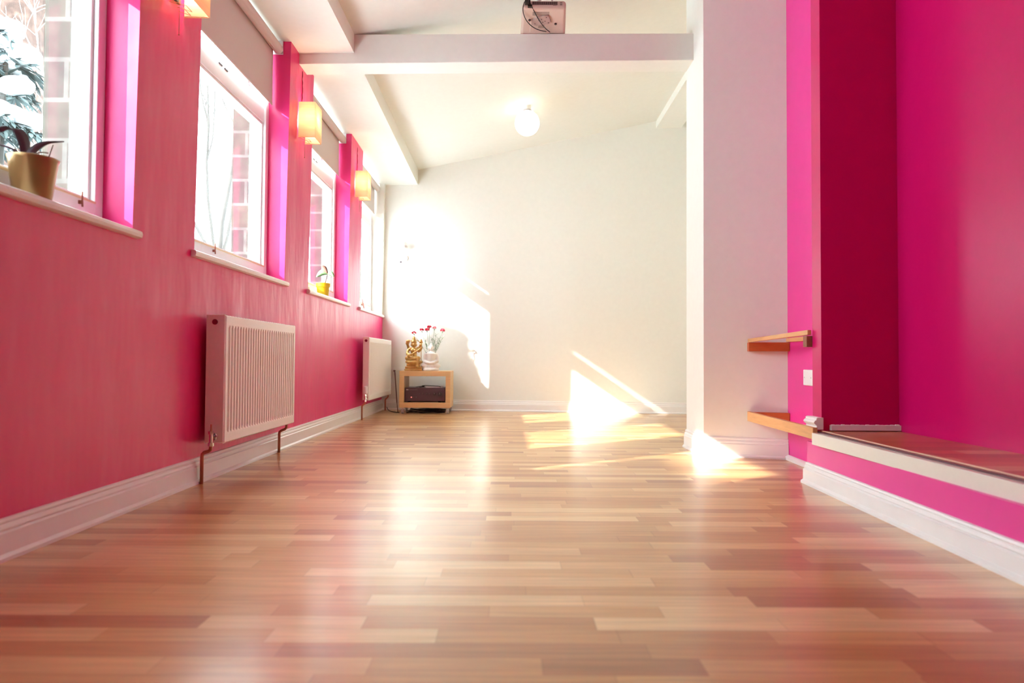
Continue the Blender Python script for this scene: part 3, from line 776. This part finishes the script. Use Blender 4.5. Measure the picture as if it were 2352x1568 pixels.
m.build('halo_arch', BRASS, bs, smooth=True)

# white seated figure
wb = thing('white_statue', (-.815, 7.03, .432), 'white seated meditating statue in a robe beside the brass statue', 'statue', local=True)
m = MB()
m.lathe([(.070, 0), (.080, .008), (.078, .02), (.068, .028)], (0, 0, 0), 28)
m.ball((-.045, -.012, .048), (.048, .036, .026)); m.ball((.045, -.012, .048), (.048, .036, .026)); m.ball((0, -.02, .045), (.05, .034, .02))
m.tube([(0, .005, .04), (0, .0, .08), (0, -.002, .12), (0, .0, .160), (0, .004, .182)], [.054, .050, .052, .056, .022], 20)
for s_ in (-1, 1):
    m.tube([(s_ * .044, .004, .162), (s_ * .058, -.006, .125), (s_ * .060, -.020, .092), (s_ * .03, -.052, .078), (0, -.056, .072)], [.020, .018, .017, .014, .011], 12)
m.tube([(0, .003, .18), (0, .002, .200)], [.014, .013], 12)
m.ball((0, -.001, .222), (.023, .025, .029)); m.ball((0, .002, .254), (.011, .011, .010)); m.ball((0, -.027, .218), (.004, .006, .007))
m.ball((-.023, 0, .217), (.005, .006, .012)); m.ball((.023, 0, .217), (.005, .006, .012))
m.build('figure', PLASTER, wb, remesh=.0034)
m = MB()
for k in range(5):
    z_ = .09 + k * .016
    m.tube(bez([(-.045 + k * .003, -.030, z_ + .045), (-.01, -.058, z_ - .012), (.045 - k * .004, -.034, z_ + .02)], 10), .0028, 6)
m.build('robe_fold', PLASTER, wb, smooth=True)

wb.scale = (1.08, 1.08, 1.08)
# vase with carnations behind the statues
vz = thing('flower_vase', (-.835, 7.15, .432), 'clear vase behind the white statue on the birch table', 'vase', local=True)
m = MB().lathe([(.036, 0), (.040, .004), (.034, .05), (.040, .12), (.052, .19), (.0495, .19), (.0375, .12), (.0315, .05), (.030, .008)], (0, 0, 0), 28)
vg = m.build('vase_body', mat('clear_glass', (0.9, 0.93, 0.92), 0.08, trans=.0) , vz, smooth=True)
g_, nt_, N_, L_, b_ = new_mat('vase_glass')
tr_ = N_.new('ShaderNodeBsdfTransparent'); tr_.inputs[0].default_value = (.90, .93, .92, 1); gls = N_.new('ShaderNodeBsdfGlossy'); gls.inputs['Roughness'].default_value = .05
lw = N_.new('ShaderNodeLayerWeight'); lw.inputs[0].default_value = .35; mm_ = N_.new('ShaderNodeMixShader')
L_.new(lw.outputs['Fresnel'], mm_.inputs[0]); L_.new(tr_.outputs[0], mm_.inputs[1]); L_.new(gls.outputs[0], mm_.inputs[2]); L_.new(mm_.outputs[0], N_['Material Output'].inputs[0])
vg.data.materials[0] = g_
# heads: offsets from the vase mouth, measured on the picture
vx, vy, vzz = -.835, 7.15, .432
FL = [(-.170, -.03, .392, 1, 'red carnation leaning out above the brass statue'),
      (-.090, -.03, .423, 1, 'red carnation between the brass statue and the tall red bloom'),
      (-.034, -.035, .425, 1, 'lower of the two deep red carnations at the top of the vase'),
      (-.014, -.01, .455, 1, 'topmost deep red carnation in the vase'),
      (.042, -.02, .446, 0, 'pink carnation to the right of the topmost red one'),
      (.127, -.02, .419, 1, 'red carnation farthest right of the vase')]
for dx, dy, dz, red, lab in FL:
    f = thing('carnation', (vx + dx, vy + dy, vzz + dz), lab, 'flower', 'carnations in the clear vase')
    m = MB(); rr = random.Random(int(dx * 1000) + 77); s_ = 1.0 if red else .85
    for k in range(26):
        a_ = rr.uniform(0, 2 * math.pi); el = rr.uniform(-.2, 1.2); q_ = .019 * s_
        c = (vx + dx + q_ * math.cos(a_) * math.cos(el), vy + dy + q_ * math.sin(a_) * math.cos(el), vzz + dz + q_ * .8 * math.sin(el))
        m.ball(c, (.0095 * s_, .0030, .0085 * s_), 8, 6, rot=(rr.uniform(0, 3), rr.uniform(0, 3), a_))
    m.build('petals', PETAL if red else PETALP, f, smooth=True)
    m = MB().tube([(vx + dx * .96, vy + dy, vzz + dz - .026), (vx + dx, vy + dy, vzz + dz - .008)], [.004, .009], 8)
    m.build('calyx', STEMG, f)
    m = MB().tube(bez([(vx + dx * .96, vy + dy, vzz + dz - .024), (vx + dx * .7, vy + dy * .5, vzz + .30), (vx + dx * .15, vy, vzz + .20), (vx - dx * .06, vy, vzz + .02)]), .0022, 6)
    m.build('stem', STEMG, f, smooth=True)
def leaf(m, base, tip, wid, droop=.0, n=7, fold=.15, up=(0, 0, 1)):
    base, tip = Vector(base), Vector(tip); d = tip - base; side = d.cross(Vector(up))
    if side.length < 1e-5: side = Vector((1, 0, 0))
    side.normalize(); nrm = side.cross(d).normalized()
    rg = []
    for k in range(n + 1):
        t_ = k / n; c = base + d * t_ + Vector((0, 0, 1)) * droop * math.sin(math.pi * t_)
        w_ = wid * (math.sin(math.pi * min(1, .06 + t_ * .94)) ** .75) * .5 + .0006
        th = .0009
        rg.append([c - side * w_ + nrm * fold * w_, c - nrm * th, c + side * w_ + nrm * fold * w_, c + nrm * th])
    m.sweep(rg)
spr = thing('foliage_sprig', (vx + .05, vy, vzz + .19), 'grey green leafy sprigs rising on the right of the vase', 'foliage')
m = MB(); rr = random.Random(5)
stems = [(.02, .34), (.06, .38), (.085, .34), (.105, .30), (.04, .30), (-.05, .30), (.13, .35)]
for dx, dz in stems:
    m.tube([(vx, vy, vzz + .05), (vx + dx * .4, vy - .01, vzz + .18), (vx + dx, vy - .02, vzz + dz)], .0018, 6)
m.build('stem', STEMG, spr, smooth=True)
m = MB()
for dx, dz in stems:
    for k in range(13):
        t_ = .45 + .55 * k / 12
        b0 = Vector((vx + dx * t_, vy - .02 * t_, vzz + .1 + (dz - .1) * t_)); a_ = rr.uniform(0, 6.28)
        leaf(m, b0, b0 + Vector((.030 * math.cos(a_), .018 * math.sin(a_), rr.uniform(.005, .032))), .008, n=5)
m.build('leaves', STEMG, spr)

# wall light on the back wall
bx = -1.165; by = backY(bx)
wl = thing('wall_light', (bx, by, 1.6), 'white domed wall light on the bright back wall near the corner', 'wall light')
m = MB()
for_r = [(.001, .20), (.03, .196), (.048, .18), (.056, .15), (.056, .12), (.050, .115), (.050, .14), (.044, .17), (.028, .186), (.001, .19)]
m.lathe(for_r, (bx, by - .085, 1.62), 24)
m.build('dome', GLOSSW, wl, smooth=True)
m = MB().tube([(bx, by - .085, 1.735), (bx, by - .085, 1.70), (bx, by - .06, 1.655), (bx, by - .01, 1.65)], .009, 10)
m.build('arm', GLOSSW, wl, smooth=True)
MB().tube([(bx, by - .018, 1.65), (bx, by + .002, 1.65)], .04, 24).build('wall_plate', GLOSSW, wl)
MB().box(bx - .028, bx - .008, by - .118, by - .098, 1.585, 1.605).build('switch', DARKM, wl)
MB().tube([(bx - .018, by - .108, 1.60), (bx - .018, by - .09, 1.735)], .0015, 6).build('pull_cord', GLOSSW, wl)

# ------------------------------------------------------------------ window sill plants and bits
pt = thing('potted_orchid', (-1.436, 2.04, SILL), 'leafy orchid in a bronze coloured pot on the nearest window sill', 'potted plant')
c0 = (-1.436, 2.04, SILL)
m = MB().lathe([(.048, 0), (.050, .003), (.064, .112), (.068, .122), (.065, .123), (.061, .112), (.0475, .01)], c0, 40); m.build('pot', GOLDPOT, pt, smooth=True)
MB().lathe([(.001, .098), (.060, .098), (.060, .102), (.001, .106)], c0, 24).build('soil', SOIL, pt)
m = MB(); bp_ = Vector((-1.444, 2.035, SILL + .122))
def strap(m, pts, w0, side):
    side = Vector(side).normalized(); n = len(pts); rg = []
    for k, p in enumerate(pts):
        t_ = k / (n - 1); w_ = w0 * (math.sin(math.pi * min(1, .12 + .88 * t_)) ** .6) + .001
        p = Vector(p); rg.append([p - side * w_ + Vector((0, 0, .3 * w_)), p - Vector((0, 0, .0018)), p + side * w_ + Vector((0, 0, .3 * w_)), p + Vector((0, 0, .0018))])
    m.sweep(rg)
Y0_ = 2.035
strap(m, bez([(-1.456, Y0_, SILL + .105), (-1.460, Y0_ + .005, SILL + .21), (-1.472, Y0_ - .03, SILL + .225), (-1.496, Y0_ - .09, SILL + .155)], 12), .020, (.3, .9, .1))
strap(m, bez([(-1.454, Y0_, SILL + .11), (-1.440, Y0_ + .02, SILL + .175), (-1.42, Y0_ + .04, SILL + .18), (-1.388, Y0_ + .07, SILL + .195)], 12), .014, (.5, .8, .1))
strap(m, bez([(-1.456, Y0_, SILL + .11), (-1.465, Y0_ - .02, SILL + .140), (-1.48, Y0_ - .05, SILL + .145), (-1.498, Y0_ - .09, SILL + .14)], 10), .010, (.3, .9, .1))
m.build('leaf', LEAFD, pt, smooth=True)
m = MB().tube(bez([(-1.425, 2.08, SILL + .118), (-1.418, 2.085, SILL + .15), (-1.412, 2.09, SILL + .18)], 6), .0022, 6)
m.tube([(-1.456, 2.035, SILL + .10), (-1.456, 2.035, SILL + .125)], [.007, .009], 8)
m.tube(bez([(-1.44, 2.04, SILL + .13), (-1.43, 2.05, SILL + .15), (-1.405, 2.06, SILL + .145)], 6), .0022, 6)
m.build('stem', STEM, pt, smooth=True)

yp = thing('potted_plant', (-1.43, 5.2, SILL), 'young rubber plant in a yellow pot on the third window sill', 'potted plant')
c0 = (-1.43, 5.2, SILL)
m = MB().lathe([(.040, 0), (.041, .002), (.047, .066), (.053, .068), (.054, .097), (.051, .098), (.049, .08), (.038, .01)], c0, 36); m.build('pot', YELPOT, yp)
MB().lathe([(.001, .084), (.049, .084), (.049, .088), (.001, .092)], c0, 24).build('soil', SOIL, yp)
m = MB().tube([(-1.420, 5.2, SILL + .085), (-1.412, 5.2, SILL + .115), (-1.405, 5.2, SILL + .135), (-1.398, 5.2, SILL + .175)], [.0055, .005, .0045, .004], 8)
m.tube([(-1.462, 5.19, SILL + .085), (-1.460, 5.19, SILL + .135)], .0012, 6)
for k in range(5): m.ball((-1.45 + k * .009, 5.18, SILL + .096), (.006, .006, .007), 8, 6)
m.build('stem', STEM, yp, smooth=True)
top = Vector((-1.398, 5.2, SILL + .172))
m = MB(); leaf(m, top, top + Vector((-.082, -.02, -.030)), .050, .018, up=(0, -1, .3)); m.build('leaf', LEAFG, yp, smooth=True)
m = MB(); leaf(m, top, top + Vector((.056, -.02, -.028)), .040, .012, up=(0, -1, .3)); m.build('leaf', LEAFG, yp, smooth=True)
m = MB(); leaf(m, top, top + Vector((-.048, .0, .060)), .034, .012, up=(0, -1, .2)); tag(m.build('leaf', LEAFB, yp, smooth=True), 'brown leaf')
m = MB(); leaf(m, top, top + Vector((-.050, .02, .016)), .020, .006, up=(0, -1, .2)); m.build('leaf', LEAFD, yp, smooth=True)

bxo = MB().box(-1.482, -1.440, 4.80, 4.90, SILL, SILL + .036, rot=(0, 0, .1))
tag(bxo.build('small_box', BEIGE, bevel=.003), 'small beige box on the third window sill left of the yellow pot', 'box')
m = MB().tube([(-1.420, 6.62, SILL + .001), (-1.436, 6.60, SILL + .105)], .0055, 8)
tag(m.build('wooden_stick', mat('reddish_stick', (0.5, 0.2, 0.15), .5)), 'thin reddish stick standing on the farthest window sill', 'stick')

# ------------------------------------------------------------------ outdoors
g = MB()
nxs, nys = 26, 26
vv = []
rr = random.Random(11)
for j in range(nys + 1):
    for i in range(nxs + 1):
        x = -1.9 - i * 1.1; y = -8 + j * 1.4
        z = -.6 + .16 * max(0, -x - 2.2) + rr.uniform(-.06, .06)
        vv.append((x, y, z))
g.add(vv, [(j * (nxs + 1) + i, j * (nxs + 1) + i + 1, (j + 1) * (nxs + 1) + i + 1, (j + 1) * (nxs + 1) + i) for j in range(nys) for i in range(nxs)])
st(g.build('ground', SNOW, smooth=True))
# brown wooded bank, well beyond the first window
g = MB(); vv = []; nu, nv = 26, 14
for j in range(nv + 1):
    for i in range(nu + 1):
        t_ = i / nu; h = j / nv
        x = -7.3 - t_ * 10 - h * 1.5 + rr.uniform(-.12, .12); y = 10.0 + .3 * math.sin(i) + h * 3.0 + rr.uniform(-.15, .15) - t_ * 4.5
        vv.append((x, y, -0.2 + h * (9.0 - (2.5 if i == 0 else 0)) + rr.uniform(-.1, .1)))
g.add(vv, [(j * (nu + 1) + i, j * (nu + 1) + i + 1, (j + 1) * (nu + 1) + i + 1, (j + 1) * (nu + 1) + i) for j in range(nv) for i in range(nu)])
sol = g.build('hillside', HILL, smooth=True)
so_ = sol.modifiers.new('Solid', 'SOLIDIFY'); so_.thickness = .6; so_.offset = 1
st(sol)
# unseen stone wall, added and shaped to shade the near window
st(MB().prism([(-6.3, -.80), (-6.9, -1.20), (-6.9, -9.5), (-6.2, -9.5)], -1, 4.95).build('wall_sun_blocker', STONE))

def tree(base, h, seed, name, label, bark, group=None, spread=.5, levels=4, r0=.06, snow=False):
    rn = random.Random(seed)
    tr = thing(name, base, label, 'tree', group)
    tm = MB(); bm_ = MB()
    def grow(p, d, ln, r, lv):
        n = 5; pts = [p]; q = Vector(p); dd = d.copy()
        for k in range(n):
            dd = (dd + Vector((rn.uniform(-.16, .16), rn.uniform(-.16, .16), rn.uniform(-.03, .08)))).normalized()
            q = q + dd * ln / n; pts.append(q.copy())
        rs = [r * (1 - .5 * k / n) for k in range(n + 1)]
        (tm if lv == levels else bm_).tube(pts, rs, 6 if lv > 1 else 4)
        if lv == 0: return
        for k in range(rn.randint(3, 4) + (1 if lv == levels else 0)):
            b0 = pts[rn.randint(2, n)]
            a_ = rn.uniform(0, 6.28); e_ = rn.uniform(.25, .9)
            nd = (dd + Vector((math.cos(a_) * e_, math.sin(a_) * e_, rn.uniform(-.1, .35)))).normalized()
            grow(b0, nd, ln * rn.uniform(.5, .72), r * .5, lv - 1)
    grow(Vector(base), Vector((0, 0, 1)), h * .5, r0, levels)
    tm.build('trunk', bark, tr, smooth=True); bm_.build('branches', bark, tr, smooth=True)
    return tr
tree((-6.6, 9.4, .0), 6.2, 2, 'bare_tree', 'pale bare branching tree in front of the brown bank, seen through the nearest window', PALEBARK, 'bare winter trees outside', r0=.028)
tree((-5.7, 8.0, .0), 5.0, 21, 'bare_tree', 'frosted bare sapling behind the snowy bush, seen through the nearest window', PALEBARK, 'bare winter trees outside', r0=.020)
tree((-4.7, 10.4, .3), 8.0, 5, 'bare_tree', 'faint bare tree in the white glare outside the second window', BARK, 'bare winter trees outside', r0=.06, levels=5)
tree((-3.9, 12.6, .3), 8.0, 9, 'bare_tree', 'faint distant bare tree outside the third window', BARK, 'bare winter trees outside', r0=.06, levels=5)

sb = thing('snowy_bush', (-3.95, 5.2, -.3), 'dark green bush loaded with thick snow outside the nearest window', 'bush')
m1, m2, m3 = MB(), MB(), MB(); rn = random.Random(4)
for k in range(80):
    z = rn.uniform(.9, 3.05); rad = .62 * (1.0 - (z - .9) / 2.9)
    a_ = rn.uniform(0, 6.28); r_ = rad * rn.uniform(.3, 1)
    c = Vector((-3.95 + r_ * math.cos(a_), 5.2 + r_ * math.sin(a_), z))
    s_ = rn.uniform(.06, .15)
    m1.ball(c + Vector((0, 0, .05)), (s_, s_, s_ * .55), 14, 9, rot=(rn.uniform(-.3, .3), rn.uniform(-.3, .3), 0))
    for q_ in range(14):
        a2 = rn.uniform(0, 6.28); e = c + Vector((math.cos(a2) * s_ * 1.35, math.sin(a2) * s_ * 1.35, rn.uniform(-.15, -.02)))
        leaf(m2, c + Vector((0, 0, -.03)), e, .035, n=4)
        leaf(m2, c.lerp(e, .5), e + Vector((rn.uniform(-.06, .06), rn.uniform(-.06, .06), -.04)), .03, n=3)
m3.tube([(-3.95, 5.2, -.5), (-3.95, 5.2, 1.5), (-3.9, 5.22, 2.9)], [.06, .045, .015], 8)
for k in range(22):
    z = rn.uniform(.6, 2.8); a_ = rn.uniform(0, 6.28); r_ = .5 * (1 - (z - .6) / 3.2)
    m3.tube([(-3.95, 5.2, z), (-3.95 + r_ * math.cos(a_), 5.2 + r_ * math.sin(a_), z + .12)], [.012, .005], 6)
tag(m1.build('snow_caps', SNOW, sb, smooth=True), kind='stuff'); m2.build('foliage', NEEDLE, sb); m3.build('branches', BARK, sb)

for o in bpy.data.objects:
    for k in ('_w', '_local'):
        if k in o: del o[k]
